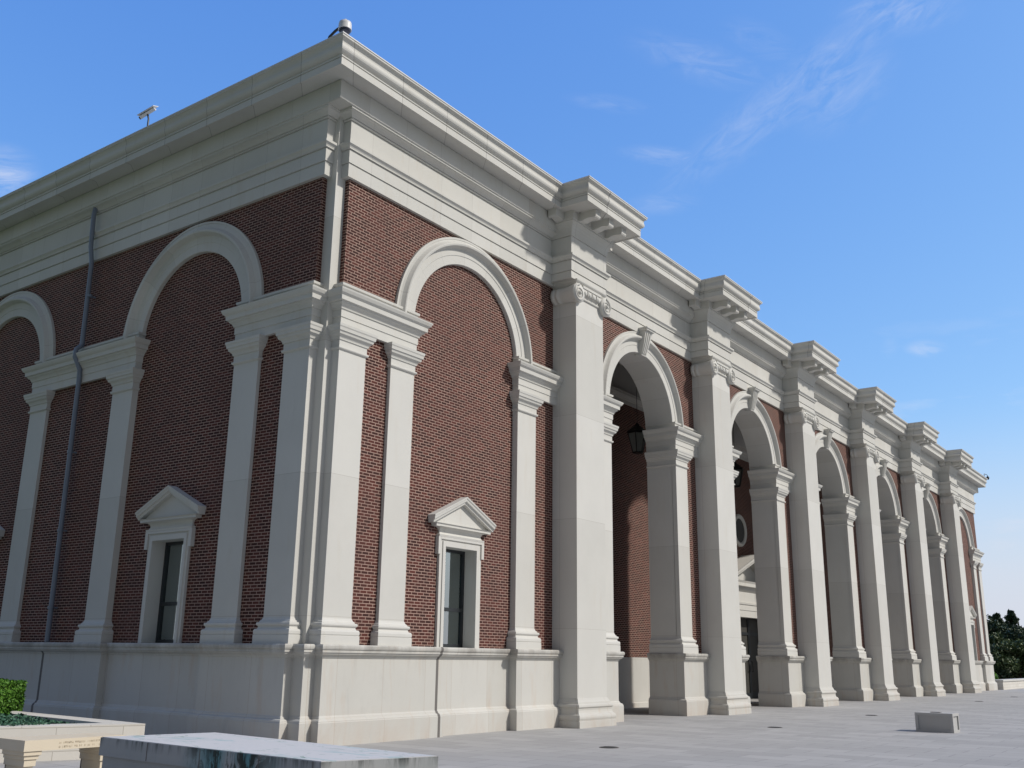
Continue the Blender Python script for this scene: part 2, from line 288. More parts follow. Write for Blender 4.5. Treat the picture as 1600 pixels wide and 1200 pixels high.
# ------------------------------------------------------------------ mesh tools
class MB:
    def __init__(s): s.v = []; s.f = []; s.uv = []; s.sm = []
    def add(s, vs, fs, uvs=None, smooth=False):
        o = len(s.v); s.v += [tuple(p) for p in vs]
        for i, f in enumerate(fs):
            s.f.append([o+k for k in f]); s.uv.append(uvs[i] if uvs else None); s.sm.append(smooth)
        return s
    def box(s, x0, x1, y0, y1, z0, z1):
        x0, x1 = min(x0, x1), max(x0, x1); y0, y1 = min(y0, y1), max(y0, y1)
        return s.add([(x0, y0, z0), (x1, y0, z0), (x1, y1, z0), (x0, y1, z0), (x0, y0, z1), (x1, y0, z1), (x1, y1, z1), (x0, y1, z1)],
              [(3, 2, 1, 0), (4, 5, 6, 7), (0, 1, 5, 4), (1, 2, 6, 5), (2, 3, 7, 6), (3, 0, 4, 7)])
    def sweep(s, path, prof, back=-.02, zlo=None, zhi=None, closed=False, split=.0):
        """profile (out, z) bottom to top swept along a plan path, outside on the right hand"""
        pr = list(prof)+[(back, prof[-1][1]), (back, prof[0][1])]
        n = len(path); np_ = len(pr); ms = []
        P = [Vector(p) for p in path]
        for i in range(n):
            def nrm(a, b): d = (b-a).normalized(); return Vector((d.y, -d.x))
            if 0 < i < n-1:
                a, b = nrm(P[i-1], P[i]), nrm(P[i], P[i+1]); ms.append((a+b)/(1+a.dot(b)))
            elif i == 0: ms.append(nrm(P[0], P[1]))
            else: ms.append(nrm(P[-2], P[-1]))
        L = [0.]
        for i in range(1, n): L.append(L[-1]+(P[i]-P[i-1]).length)
        vl = [0.]
        for j in range(1, np_): vl.append(vl[-1]+math.hypot(pr[j][0]-pr[j-1][0], pr[j][1]-pr[j-1][1]))
        vl.append(vl[-1]+.1)
        vs = [(P[i].x+ms[i].x*o, P[i].y+ms[i].y*o, z) for i in range(n) for o, z in pr]
        fs = []; uv = []
        for i in range(n-1):
            for j in range(np_):
                k = (j+1) % np_
                fs.append((i*np_+j, (i+1)*np_+j, (i+1)*np_+k, i*np_+k))
                z0 = vl[j]+pr[0][1]; z1 = vl[j+1]+pr[0][1]
                uv.append([(L[i], z0), (L[i+1], z0), (L[i+1], z1), (L[i], z1)])
        s.add(vs, fs, uv)
        s.add(vs[:np_], [tuple(range(np_))[::-1]]); s.add(vs[-np_:], [tuple(range(np_))])
        return s
    def tube(s, pts, rad, n=8, smooth=True):
        rs = rad if isinstance(rad, (list, tuple)) else [rad]*len(pts)
        P = [Vector(p) for p in pts]; vs = []; fs = []
        d0 = (P[1]-P[0]).normalized(); ax = Vector((0, 0, 1)) if abs(d0.z) < .9 else Vector((1, 0, 0)); u = d0.cross(ax).normalized()
        for i, p in enumerate(P):
            d = (P[min(i+1, len(P)-1)]-P[max(i-1, 0)]).normalized(); u = (u-d*u.dot(d)).normalized(); v = d.cross(u)
            for k in range(n):
                a = 2*pi*k/n; vs.append(p+(u*math.cos(a)+v*math.sin(a))*rs[i])
        for i in range(len(P)-1):
            for k in range(n): q = (k+1) % n; fs.append((i*n+k, i*n+q, (i+1)*n+q, (i+1)*n+k))
        s.add(vs, fs, None, smooth); s.add(vs[:n], [tuple(range(n))[::-1]]); s.add(vs[-n:], [tuple(range(n))]); return s
    def lathe(s, c, prof, n=16, axis='z', smooth=True):
        vs = []; fs = []
        for r_, h in prof:
            for k in range(n):
                a = 2*pi*k/n; x, y = r_*math.cos(a), r_*math.sin(a)
                p = (x, y, h) if axis == 'z' else ((x, h, y) if axis == 'y' else (h, x, y))
                vs.append((c[0]+p[0], c[1]+p[1], c[2]+p[2]))
        m = len(prof)
        for i in range(m-1):
            for k in range(n): q = (k+1) % n; fs.append((i*n+k, i*n+q, (i+1)*n+q, (i+1)*n+k))
        s.add(vs, fs, None, smooth); s.add(vs[:n], [tuple(range(n))[::-1]]); s.add(vs[-n:], [tuple(range(n))]); return s
    def build(s, name, m, parent=None, org=(0, 0, 0), recalc=True):
        me = bpy.data.meshes.new(name); O = Vector(org)
        me.from_pydata([tuple((Vector(p)-O)*K) for p in s.v], [], s.f)
        ul = me.uv_layers.new(name='UVMap'); me.update()
        for pi_, p in enumerate(me.polygons):
            u = s.uv[pi_]; p.use_smooth = s.sm[pi_]
            for j, li in enumerate(p.loop_indices):
                if u: ul.data[li].uv = (u[j][0]*K, u[j][1]*K)
                else:
                    co = Vector(s.v[me.loops[li].vertex_index])*K; n = p.normal
                    if abs(n.z) > .75: ul.data[li].uv = (co.x, co.y)
                    elif abs(n.x) > abs(n.y): ul.data[li].uv = (co.y, co.z)
                    else: ul.data[li].uv = (co.x, co.z)
        if recalc:
            bm = bmesh.new(); bm.from_mesh(me); bmesh.ops.recalc_face_normals(bm, faces=bm.faces); bm.to_mesh(me); bm.free()
        me.materials.append(m)
        o = bpy.data.objects.new(name, me); C.objects.link(o)
        o.location = O*K
        if parent:
            o.parent = parent
            pw = Vector((0, 0, 0)); q = parent
            while q: pw = pw+Vector(q.location) if q.parent else pw+Vector(q.location); q = q.parent
            o.location = O*K-pw
        return o
def tag(o, label=None, cat=None, group=None, kind=None):
    if label: o['label'] = label
    if cat: o['category'] = cat
    if group: o['group'] = group
    if kind: o['kind'] = kind
    return o
def empty(name, loc=(0, 0, 0)):
    o = bpy.data.objects.new(name, None); C.objects.link(o); o.location = Vector(loc)*K; o.empty_display_size = .5; return o

# facade frames: s along the facade, o outward, for the right ('R', facing -y) and left ('L', facing -x) facades
def W(fac, s_, o, z=None):
    p = (s_, -o) if fac == 'R' else (-o, s_)
    return p if z is None else (*p, z)
def lp(fac, pts):
    q = [W(fac, *p) for p in pts]
    return q if fac == 'R' else q[::-1]
def fbox(mb, fac, s0, s1, o0, o1, z0, z1):
    a = W(fac, s0, o0); b = W(fac, s1, o1); return mb.box(a[0], b[0], a[1], b[1], z0, z1)

# ------------------------------------------------------------------ survey
D_PIL, D_BR, D_IN, D_BIG = .185, .113, .045, .77
Lx, Ly = 53.07, 22.34
Wp = 1.236
PX = [7.189+7.493*k+o for k, o in enumerate((0, .072, .082, -.019, -.086, -.049))]
TH = .73                                  # back plane of the arcade wall
SPR = 7.80; ZA = 10.12                    # springing, architrave bottom
ZS = 1.60                                 # sill of plinth
MW = .70
# bays of the arcade
BAY = []
for k in range(5):
    a, b = PX[k]+Wp, PX[k+1]; c = (a+b)/2-.02; BAY.append((c, c-1.79, c+1.79))
YB = 3.0                                  # back wall of the loggia

bld = empty('museum_building'); tag(bld, 'long classical red brick museum with pale limestone pilasters, arches and deep cornice', 'building')

# ---- cornice (goes round the whole building, breaks forward over the big pilasters)
corn = [(.36, 11.845), (.735, 11.845), (.74, 11.822), (.775, 11.822), (.775, 11.84), (.775, 11.962), (.76, 11.966), (.76, 11.978), (.785, 11.982), (.785, 12.005), (.768, 12.010), (.77, 12.04), (.785, 12.045), (.815, 12.06),
        (.838, 12.085), (.85, 12.115), (.852, 12.145), (.845, 12.175), (.838, 12.205), (.84, 12.235), (.85, 12.262), (.868, 12.285), (.895, 12.298), (.905, 12.30), (.905, 12.335)]
path = [(0, Ly), (0, 0)]
for p in PX: path += [(p+.11, 0), (p+.11, -.75), (p+Wp-.11, -.75), (p+Wp-.11, 0)]
path += [(Lx, 0), (Lx, Ly)]
m = MB(); m.sweep(path, corn, back=-.6); m.build('cornice', M_cor, bld)
m = MB(); m.sweep(path, [(.905, 12.335), (.918, 12.34), (.918, 12.362), (.86, 12.37)], back=-.6); m.build('roof_flashing', M_flash, bld)
# bed band and its cove, main runs
def bedrun(path): 
    m = MB(); m.sweep(path, [(.20, 11.32), (.225, 11.325), (.225, 11.35), (.245, 11.37), (.285, 11.40), (.34, 11.42), (.385, 11.44), (.385, 11.46), (.43, 11.465), (.43, 11.80)], back=-.02); return m.build('bed_mould', M_ent, bld)
runs = []
xs = [None]+PX
# the square band wraps the corner; the cove below it stops short of it
m = MB(); m.sweep([(0, Ly), (0, 0), (PX[0]+.05, 0)], [(.385, 11.448), (.385, 11.456), (.40, 11.458), (.40, 11.83), (.385, 11.832), (.385, 11.85)], back=-.02)
for k in range(5): m.sweep([(PX[k]+Wp-.05, 0), (PX[k+1]+.05, 0)], [(.385, 11.448), (.385, 11.456), (.40, 11.458), (.40, 11.83), (.385, 11.832), (.385, 11.85)])
m.sweep([(PX[5]+Wp-.05, 0), (Lx, 0), (Lx, Ly)], [(.385, 11.448), (.385, 11.456), (.40, 11.458), (.40, 11.83), (.385, 11.832), (.385, 11.85)]); m.build('bed_band', M_ent, bld)
cove = [(.185, 11.268), (.185, 11.28), (.235, 11.282), (.235, 11.305), (.22, 11.31), (.22, 11.32), (.245, 11.325), (.26, 11.345), (.295, 11.375), (.335, 11.395), (.36, 11.40), (.36, 11.412), (.375, 11.414), (.375, 11.45)]
S0 = .31
archi = [(.185, ZA), (.185, 10.385), (.172, 10.387), (.172, 10.398), (.205, 10.40), (.205, 10.655), (.19, 10.657), (.19, 10.668), (.235, 10.67), (.235, 10.69), (.25, 10.72), (.275, 10.745), (.285, 10.75), (.285, 10.80), (.20, 10.83), (.20, 11.27)]
def entab(fac, path, mm, mc):
    mm.sweep(path, archi, back=-.05); mc.sweep(path, cove, back=-.02)
m, mc = MB(), MB()
segs = [[(S0, .12), (S0, 0), (PX[0]+.02, 0)]]+[[(PX[k]+Wp-.02, 0), (PX[k+1]+.02, 0)] for k in range(5)]+[[(PX[5]+Wp-.02, 0), (Lx-S0, 0), (Lx-S0, .12)]]
for s_ in segs: entab('R', s_, m, mc)
entab('L', [(0, Ly-S0), (0, S0), (.12, S0)], m, mc)
m.build('architrave_and_frieze', M_ent, bld); mc.build('bed_cove', M_ent, bld)

# ---- corner strips, wall core
m = MB(); m.box(0, S0+.5, 0, S0+.5, ZS-.1, 11.5); m.build('corner_strip', M_shaft, bld); m = MB(); m.box(Lx-S0-.5, Lx, 0, .5, ZS-.1, 11.5); m.build('corner_strip', M_shaft, bld)
m = MB(); m.box(.46, PX[0]+Wp+.1, .46, Ly-.1, 0.0, 12.0); m.box(PX[0]+Wp+.1, PX[5]-.1, YB+1.2, Ly, 0, 12.0); m.box(PX[5]-.1, Lx-.02, .46, Ly, 0, 12.0); m.box(.24, .47, Ly-.2, Ly, 0, 12)
m.build('inner_wall', M_brick, bld)
m = MB(); m.box(-.5, Lx+.5, -.5, Ly, 12.15, 12.31); m.build('roof', M_roof, bld)

# ---- brick walls with arched tops
def brick_bay(mb, fac, s0, s1, c, rad, o_face, o_back, zt=ZA+.1, zb=SPR, solid=True):
    """spandrel from springing to the architrave, following the arch"""
    n = 36; xs_ = [s0]+[c-rad*math.cos(pi*i/n) for i in range(n+1)]+[s1]
    zz = [zb]+[zb+rad*math.sin(pi*i/n) for i in range(n+1)]+[zb]
    for i in range(len(xs_)-1):
        for o in (o_face, o_back):
            mb.add([W(fac, xs_[i], o, zz[i]), W(fac, xs_[i+1], o, zz[i+1]), W(fac, xs_[i+1], o, zt), W(fac, xs_[i], o, zt)], [(0, 1, 2, 3)])
        mb.add([W(fac, xs_[i], o_face, zz[i]), W(fac, xs_[i+1], o_face, zz[i+1]), W(fac, xs_[i+1], o_back, zz[i+1]), W(fac, xs_[i], o_back, zz[i])], [(0, 1, 2, 3)])
    mb.add([W(fac, s0, o_face, zb), W(fac, s0, o_face, zt), W(fac, s0, o_back, zt), W(fac, s0, o_back, zb)], [(0, 1, 2, 3)])
    mb.add([W(fac, s1, o_face, zb), W(fac, s1, o_face, zt), W(fac, s1, o_back, zt), W(fac, s1, o_back, zb)], [(0, 1, 2, 3)])

def archivolt(name, fac, c, ri, ro, o_wall, o_front, o_in, mat_=M_arch):
    prof = [(ri, o_in), (ri, o_front-.015), (ri+.01, o_front), (ri+.19, o_front), (ri+.20, o_front+.012), (ri+.33, o_front+.014), (ri+.345, o_front+.03), (ri+.352, o_front+.06),
            (ri+.37, o_front+.10), (ri+.385, o_front+.135), (ri+.42, o_front+.145), (ri+.44, o_front+.135), (ri+.46, o_front+.10), (ri+.49, o_front+.055), (ro-.045, o_front+.03), (ro-.045, o_front+.04), (ro, o_front+.04), (ro, o_wall)]
    n = 64; vs = []; fs = []; uv = []; q = len(prof)
    for i in range(n+1):
        a = pi*i/n
        for r_, o in prof: vs.append(W(fac, c-r_*math.cos(a), o, SPR+r_*math.sin(a)))
    acc = [0]
    for j in range(1, q): acc.append(acc[-1]+math.hypot(prof[j][0]-prof[j-1][0], prof[j][1]-prof[j-1][1]))
    for i in range(n):
        for j in range(q-1):
            fs.append((i*q+j, (i+1)*q+j, (i+1)*q+j+1, i*q+j+1))
            u0, u1 = pi*i/n*ri, pi*(i+1)/n*ri; uv.append([(u0, acc[j]), (u1, acc[j]), (u1, acc[j+1]), (u0, acc[j+1])])
    mb = MB(); mb.add(vs, fs, uv); return mb.build(name, mat_, bld)

# ---- the small order: pilaster shaft, base, capital
Z0b = ZS
base_prof = [(.11, ZS-.01), (.11, ZS+.14), (.098, ZS+.145), (.108, ZS+.165), (.108, ZS+.21), (.098, ZS+.235), (.065, ZS+.245), (.055, ZS+.275), (.06, ZS+.29),
             (.075, ZS+.30), (.082, ZS+.32), (.078, ZS+.345), (.045, ZS+.355), (.04, ZS+.375), (.02, ZS+.39), (.005, ZS+.43)]
cap_prof = [(.004, 6.72), (.03, 6.735), (.04, 6.75), (.038, 6.775), (.012, 6.785), (.012, 6.90), (.03, 6.905), (.035, 6.93), (.05, 6.96), (.09, 6.99), (.10, 7.03), (.102, 7.04), (.12, 7.045), (.128, 7.10), (.14, 7.12), (.145, 7.165)]
band_prof = [(.02, 7.165), (.02, 7.33), (.035, 7.335), (.035, 7.475), (.055, 7.48), (.06, 7.505), (.085, 7.545), (.12, 7.57), (.13, 7.60), (.165, 7.605), (.17, 7.69), (.185, 7.70), (.21, 7.725), (.235, 7.775), (.24, 7.80)]
block_prof = [(.02, 7.80), (.02, 7.93), (.045, 7.94), (.05, 7.985)]
def small_pilaster(fac, s0, s1, tint=None, back=0.0):
    m = MB(); fbox(m, fac, s0, s1, back, D_PIL, ZS+.1, 7.2); sh = m.build('pilaster', M_shaft, bld)
    pth = lp(fac, [(s0, back), (s0, D_PIL), (s1, D_PIL), (s1, back)])
    m = MB(); m.sweep(pth, base_prof, back=-.03); m.build('base', M_st, sh)
    m = MB(); m.sweep(pth, cap_prof, back=-.03); m.build('capital', M_st, sh)
    return sh
def impost(fac, pts):
    m = MB(); m.sweep(lp(fac, pts), band_prof, back=-.05); m.sweep(lp(fac, pts), block_prof, back=-.05); return m.build('impost_band', M_st, bld)
# plinth profile: out is measured from pedestal face
pl_prof = [(.085, -.02), (.085, .365), (.075, .375), (.075, .39), (.06, .41), (.025, .425), (.02, .445), (0, .47), (0, 1.38), (.015, 1.385), (.018, 1.405), (.04, 1.425), (.07, 1.44), (.078, 1.465), (.095, 1.47), (.095, 1.515), (.11, 1.52), (.118, 1.545), (.118, 1.575), (.10, 1.60)]
def plinth(path, mb): mb.sweep(path, pl_prof, back=-.5)

def window(fac, c, sill=ZS-.01, sw=.165):
    """pedimented window; c along the facade"""
    root = MB(); hw, hh = .495, 3.52
    wf = .115
    # surround with ears
    m = root
    fbox(m, fac, c-hw-sw, c-hw-.05, .0, wf-.015, sill, 3.72); fbox(m, fac, c+hw+.05, c+hw+sw, .0, wf-.015, sill, 3.72)
    fbox(m, fac, c-hw-.08, c-hw, -.22, wf+.005, sill, hh+.10); fbox(m, fac, c+hw, c+hw+.08, -.22, wf+.005, sill, hh+.10)
    fbox(m, fac, c-hw, c+hw, -.22, wf+.005, hh, hh+.10)
    fbox(m, fac, c-hw-.165, c+hw+.165, .0, wf-.013, hh+.10, 3.70)
    fbox(m, fac, c-hw-.23, c-hw-.15, .0, wf+.012, 3.36, 3.70); fbox(m, fac, c+hw+.15, c+hw+.23, .0, wf+.012, 3.36, 3.70)
    fbox(m, fac, c-hw-.15, c+hw+.15, .05, wf+.0145, 3.655, 3.698)
    su = m.build('window', M_st, bld)
    # frieze + cove under the pediment
    m = MB(); pth = lp(fac, [(c-.66, 0), (c-.66, .08), (c+.66, .08), (c+.66, 0)])
    m.sweep(pth, [(.05, 3.70), (.06, 3.74), (.02, 3.75), (.0, 3.79), (.0, 3.82), (.02, 3.855), (.06, 3.875), (.08, 3.885), (.11, 3.89)], back=-.05)
    # pediment
    pth = lp(fac, [(c-.72, 0), (c-.72, .03), (c+.72, .03), (c+.72, 0)])
    m.sweep(pth, [(.15, 3.885), (.15, 3.935), (.165, 3.94), (.175, 3.95)], back=-.03)
    n = 0
    prof = [(0, .02), (0, .175), (.035, .185), (.045, .195), (.05, .215), (.095, .225), (.10, .235), (.13, .24), (.13, .02)]  # (up, out)
    apex = 4.54; tip = 3.94; hw2 = .985; ang = math.atan2(apex-tip-.06, hw2)
    for sg in (-1, 1):
        vs = []
        for (s_, zz) in ((hw2-.03, tip-.0), (0, apex-.135)):
            for h, o in prof: vs.append(W(fac, c+sg*(s_+(.0 if s_ == 0 else h*.25)), o, zz+h*1.15))
        q = len(prof)
        fs = [(j, (j+1) % q, q+(j+1) % q, q+j) for j in range(q)]+[tuple(range(q)), tuple(range(q, 2*q))]
        m.add(vs, fs)
    # tympanum
    m.add([W(fac, c-.9, .09, tip), W(fac, c+.9, .09, tip), W(fac, c, .09, apex-.06), W(fac, c-.9, .0, tip), W(fac, c+.9, .0, tip), W(fac, c, .0, apex-.06)],
          [(0, 1, 2), (3, 5, 4), (0, 3, 4, 1), (1, 4, 5, 2), (2, 5, 3, 0)])
    m.build('pediment', M_st, su)
    # frame, pane, blind
    fo = -.21
    m = MB(); t = .055
    fbox(m, fac, c-hw, c-hw+t, fo-.05, fo+.02, sill+.0, hh); fbox(m, fac, c+hw-t, c+hw, fo-.05, fo+.02, sill, hh)
    fbox(m, fac, c-hw+t, c+hw-t, fo-.05, fo+.02, hh-t, hh); fbox(m, fac, c-hw+t, c+hw-t, fo-.05, fo+.02, sill, sill+.08); fbox(m, fac, c-hw+t, c+hw-t, fo-.05, fo+.024, 2.30, 2.37)
    m.build('frame', M_frame, su)
    m = MB(); fbox(m, fac, c-hw+t, c+hw-t, fo-.03, fo-.02, sill+.08, 2.30); fbox(m, fac, c-hw+t, c+hw-t, fo-.03, fo-.02, 2.37, hh-t); m.build('pane', M_glass, su)
    m = MB(); z = sill+.1
    while z < hh-.06:
        a = W(fac, c-hw+t, fo-.075, z); b = W(fac, c+hw-t, fo-.075, z); a2 = W(fac, c-hw+t, fo-.085, z+.029); b2 = W(fac, c+hw-t, fo-.085, z+.029)
        m.add([a, b, b2, a2], [(0, 1, 2, 3)]); z += .030
    m.build('blind', M_blind, su, recalc=False)
    return su

# window openings need a niche in the infill: infill is built as four pieces round it
def infill(fac, s0, s1, c, rad, wc):
    hw = .495; m = MB(); o = D_IN
    def q(a, b, z0, z1): m.add([W(fac, a, o, z0), W(fac, b, o, z0), W(fac, b, o, z1), W(fac, a, o, z1)], [(0, 1, 2, 3)])
    q(s0, wc-hw-.06, ZS-.1, SPR); q(wc+hw+.06, s1, ZS-.1, SPR); q(wc-hw-.06, wc+hw+.06, 3.6, SPR)
    n = 30
    for i in range(n):
        a, b = pi*i/n, pi*(i+1)/n
        m.add([W(fac, c-rad*math.cos(a), o, SPR), W(fac, c-rad*math.cos(b), o, SPR), W(fac, c-rad*math.cos(b), o, SPR+rad*math.sin(b)), W(fac, c-rad*math.cos(a), o, SPR+rad*math.sin(a))], [(0, 1, 2, 3)])
    m.build('brick_infill', M_brick, bld, recalc=False)
    m = MB(); fbox(m, fac, wc-hw-.05, wc+hw+.05, -.34, -.335, ZS-.1, 3.6); m.build('dark_room', M_inside, bld)

def wall_strip(mb, fac, s0, s1, z0=ZS-.1, z1=ZA+.1, o=D_BR, back=-.3): fbox(mb, fac, s0, s1, back, o, z0, z1)

# ---- right facade: closed end bays (mirrored at the far end)
def end_bay(mir):
    f = (lambda s_: Lx-s_) if mir else (lambda s_: s_)
    def pair(a, b): a, b = f(a), f(b); return (min(a, b), max(a, b))
    cc = f(3.94); RI, RO = 1.74, 2.32
    m = MB()
    wall_strip(m, 'R', *pair(.24, 1.60), z1=SPR); wall_strip(m, 'R', *pair(1.55, 2.19), z1=SPR, back=.0, o=D_BR-.004); wall_strip(m, 'R', *pair(5.69, 6.4), z1=SPR, o=D_BR-.004, back=0); wall_strip(m, 'R', *pair(6.3, 7.25), z1=SPR)
    a, b = pair(.24, 7.25); brick_bay(m, 'R', a, b, cc, RI+.02, D_BR, -.0); m.build('brick_wall', M_brick, bld)
    infill('R', *pair(2.1, 5.8), cc, RI+.04, f(3.905))
    archivolt('arch', 'R', cc, RI, RO, D_BR-.01, .135, -.0)
    for a, b in ((.17, .85), (1.53, 2.20), (5.68, 6.385)): small_pilaster('R', *pair(a, b))
    if not mir:
        impost('R', [(.17, 0), (.17, D_PIL), (2.20, D_PIL), (2.20, 0)]); impost('R', [(5.68, 0), (5.68, D_PIL), (7.22, D_PIL)])
    else:
        impost('R', [(f(2.20), 0), (f(2.20), D_PIL), (f(.17), D_PIL), (f(.17), 0)]); impost('R', [(f(7.22), D_PIL), (f(5.68), D_PIL), (f(5.68), 0)])
    window('R', f(3.905))
    m = MB()
    if not mir:
        plinth([(.15, .2), (.15, -.27), (3.12, -.27), (3.12, -.11), (5.58, -.11), (5.58, -.30), (7.22, -.30)], m)
        s_ = MB(); s_.sweep([(3.05, -.27), (3.115, -.27)], [(o+.003, z) for o, z in pl_prof], back=.0); s_.build('joint_shade_strip', M_dark, bld)  # flat dark strip painted for the shade of a groove in the plinth
        # corner block of the plinth
    else:
        plinth([(f(7.22), -.30), (f(5.58), -.30), (f(5.58), -.11), (f(2.3), -.11), (f(2.3), -.27), (f(.15), -.27), (f(.15), .2)], m)
    m.build('plinth', M_pl, bld)
    window_sill = MB(); fbox(window_sill, 'R', f(3.905)-.5, f(3.905)+.5, -.3, .1, ZS-.12, ZS-.012); window_sill.build('window_sill', M_pl, bld)
end_bay(False); end_bay(True)
m = MB(); plinth([(-.10, .6), (-.10, -.10), (.6, -.10)], m); m.build('plinth_corner', M_pl, bld)

# ---- left facade
LC = [3.90, 11.17, 18.44]
m = MB(); RI, RO = 1.62, 2.26
wall_strip(m, 'L', .24, LC[0]-RI-.03, z1=SPR); 
for k in range(2): wall_strip(m, 'L', LC[k]+RI+.03, LC[k+1]-RI-.03, z1=SPR)
wall_strip(m, 'L', LC[2]+RI+.03, Ly, z1=SPR)
edges = [.24]+[(LC[k]+LC[k+1])/2 for k in range(2)]+[Ly]
for k in range(3): brick_bay(m, 'L', edges[k], edges[k+1], LC[k], RI+.02, D_BR, 0)
m.build('brick_wall', M_brick, bld)
for k, c in enumerate(LC):
    infill('L', c-RI-.06, c+RI+.06, c, RI+.04, c-.03); archivolt('arch', 'L', c, RI, RO, D_BR-.01, .135, 0); window('L', c-.03, sw=.14)
    small_pilaster('L', c-RI-.71, c-RI-.01); small_pilaster('L', c+RI+.01, c+RI+.73)
small_pilaster('L', .20, .87)
impost('L', [(.20, 0), (.20, D_PIL), (LC[0]-RI-.01, D_PIL), (LC[0]-RI-.01, 0)])
for k in range(2): impost('L', [(LC[k]+RI+.01, 0), (LC[k]+RI+.01, D_PIL), (LC[k+1]-RI-.01, D_PIL), (LC[k+1]-RI-.01, 0)])
m = MB()
pts = [(.17, -.2), (.17, .27), (2.36, .27), (2.36, .13)]
for k in range(2): pts += [(LC[k]+RI-.12, .13), (LC[k]+RI-.12, .27), (LC[k+1]-RI+.10, .27), (LC[k+1]-RI+.10, .13)]
pts += [(LC[2]+RI-.12, .13), (LC[2]+RI-.12, .27), (Ly, .27)]
plinth(lp('L', pts), m); m.build('plinth', M_pl, bld)
s_ = MB(); s_.sweep(lp('L', [(7.42, .27), (7.49, .27)]), [(o+.003, z) for o, z in pl_prof[:-8]], back=0); s_.build('joint_shade_strip', M_dark, bld)  # dark strip laid flat on the plinth, for the shaded joint gap
for c in LC: m = MB(); fbox(m, 'L', c-.5, c+.5, -.3, .12, ZS-.12, ZS-.012); m.build('window_sill', M_pl, bld)

# ---- big pilasters with Ionic capitals and broken-out entablature
big_base = [(.15, -.02), (.15, .135), (.135, .14), (.14, .16), (.15, .19), (.15, .22), (.138, .255), (.115, .275), (.10, .28), (.085, .31), (.075, .355), (.08, .40), (.10, .415), (.105, .43), (.098, .465), (.08, .485), (.055, .49), (.05, .52), (.03, .55), (.008, .60)]
def spiral(mb, cx, cz, yf, r0, sgn, K_=.03):
    pts = []; rs = []; n = 56; turns = 2.4
    for i in range(n+1):
        t = i/n; a = pi/2+sgn*(-t*turns*2*pi); r_ = r0*(1-t)**1.15*.93+.035*t
        pts.append((cx+r_*math.cos(a), yf, cz+r_*math.sin(a))); rs.append(.028*(1-.55*t))
    mb.tube(pts, rs, 6); mb.lathe((cx, yf-.02, cz), [(.04, .02), (.04, -.02), (.02, -.035)], 10, 'y')
def big_pilaster(k):
    p = PX[k]; q = p+Wp; d = D_BIG
    m = MB(); m.box(p, q, .1, -d, .3, 10.13); sh = m.build('giant_pilaster', M_shaft, bld)
    pth = [(p, .1), (p, -d), (q, -d), (q, .1)]
    m = MB(); m.sweep(pth, big_base, back=-.05); m.build('base', M_pl, sh)
    # capital
    m = MB()
    m.sweep([(p+.12, -d), (q-.12, -d)], [(.0, 9.765), (.03, 9.77), (.04, 9.79), (.03, 9.815), (.012, 9.82), (.012, 9.87), (.05, 9.90), (.075, 9.95), (.07, 10.02), (.02, 10.03)], back=-.05); m.sweep(pth, [(.0, 10.07), (.02, 10.10), (.03, 10.13), (.055, 10.15), (.075, 10.175), (.08, 10.20)], back=-.05)
    vy = -d-.10
    for sg, cx in ((-1, p-.01), (1, q+.01)):
        m.lathe((cx, vy, 9.845), [(.03, -.0), (.235, .0), (.24, .03), (.23, .08), (.215, .16), (.20, .24), (.19, .32), (.185, .42), (.185, .50), (.20, .51), (.20, .55), (.185, .56), (.185, .62), (.20, .63), (.20, .70), (.05, .71)], 22, 'y')
        spiral(m, cx, 9.845, vy-.005, .225, sg)
    # egg and dart
    for i in range(4):
        ex = p+Wp*(.26+.16*i); vs = []
        m.lathe((ex, -d-.085, 9.93), [(.0, -.02), (.045, -.012), (.06, 0), (.045, .06)], 8, 'y')
        if i < 3: m.box(ex+.085, ex+.11, -d-.10, -d, 9.885, 10.01)
    m.sweep([(p+.2, -d), (q-.2, -d)], [(.06, 10.035), (.085, 10.04), (.085, 10.10), (.06, 10.11)], back=-.02)
    m.build('capital', M_st, sh)
    # entablature break
    m = MB(); ja = .57; pth = [(p, 0.02), (p, -ja), (q, -ja), (q, .02)]
    ar2 = [(.20, 10.20)]+archi[1:]
    m.sweep(pth, ar2, back=-.2)
    m.sweep(pth, [(.185, 11.268), (.185, 11.28), (.225, 11.282), (.225, 11.33), (.235, 11.40), (.255, 11.47), (.29, 11.54), (.33, 11.59), (.345, 11.60), (.345, 11.64), (.36, 11.645), (.36, 11.85)], back=-.2)
    e = m.build('entablature_block', M_ent, bld)
    for i, (mx_, side) in enumerate([(p+Wp/2-.62, 0), (p+Wp/2, 0), (p+Wp/2+.62, 0), (-.30, -1), (-.30, 1)]):
        m = MB(); prof = [(.01, 11.64), (.12, 11.635), (.26, 11.67), (.36, 11.665), (.42, 11.645), (.48, 11.65), (.50, 11.68), (.50, 11.85), (.01, 11.85)]
        def pt(a, b, z):
            if side == 0: return (mx_+b, -ja-.34-a, z)
            return ((p-.34-a*.75 if side < 0 else q+.34+a*.75), mx_-.25+b, z)
        vs = [pt(a, -.11, z) for a, z in prof]+[pt(a, .11, z) for a, z in prof]; n = len(prof)
        m.add(vs, [(j, (j+1) % n, n+(j+1) % n, n+j) for j in range(n)]+[tuple(range(n)), tuple(range(n, 2*n))])
        m.build('modillion', M_st, e)
for k in range(6): big_pilaster(k)

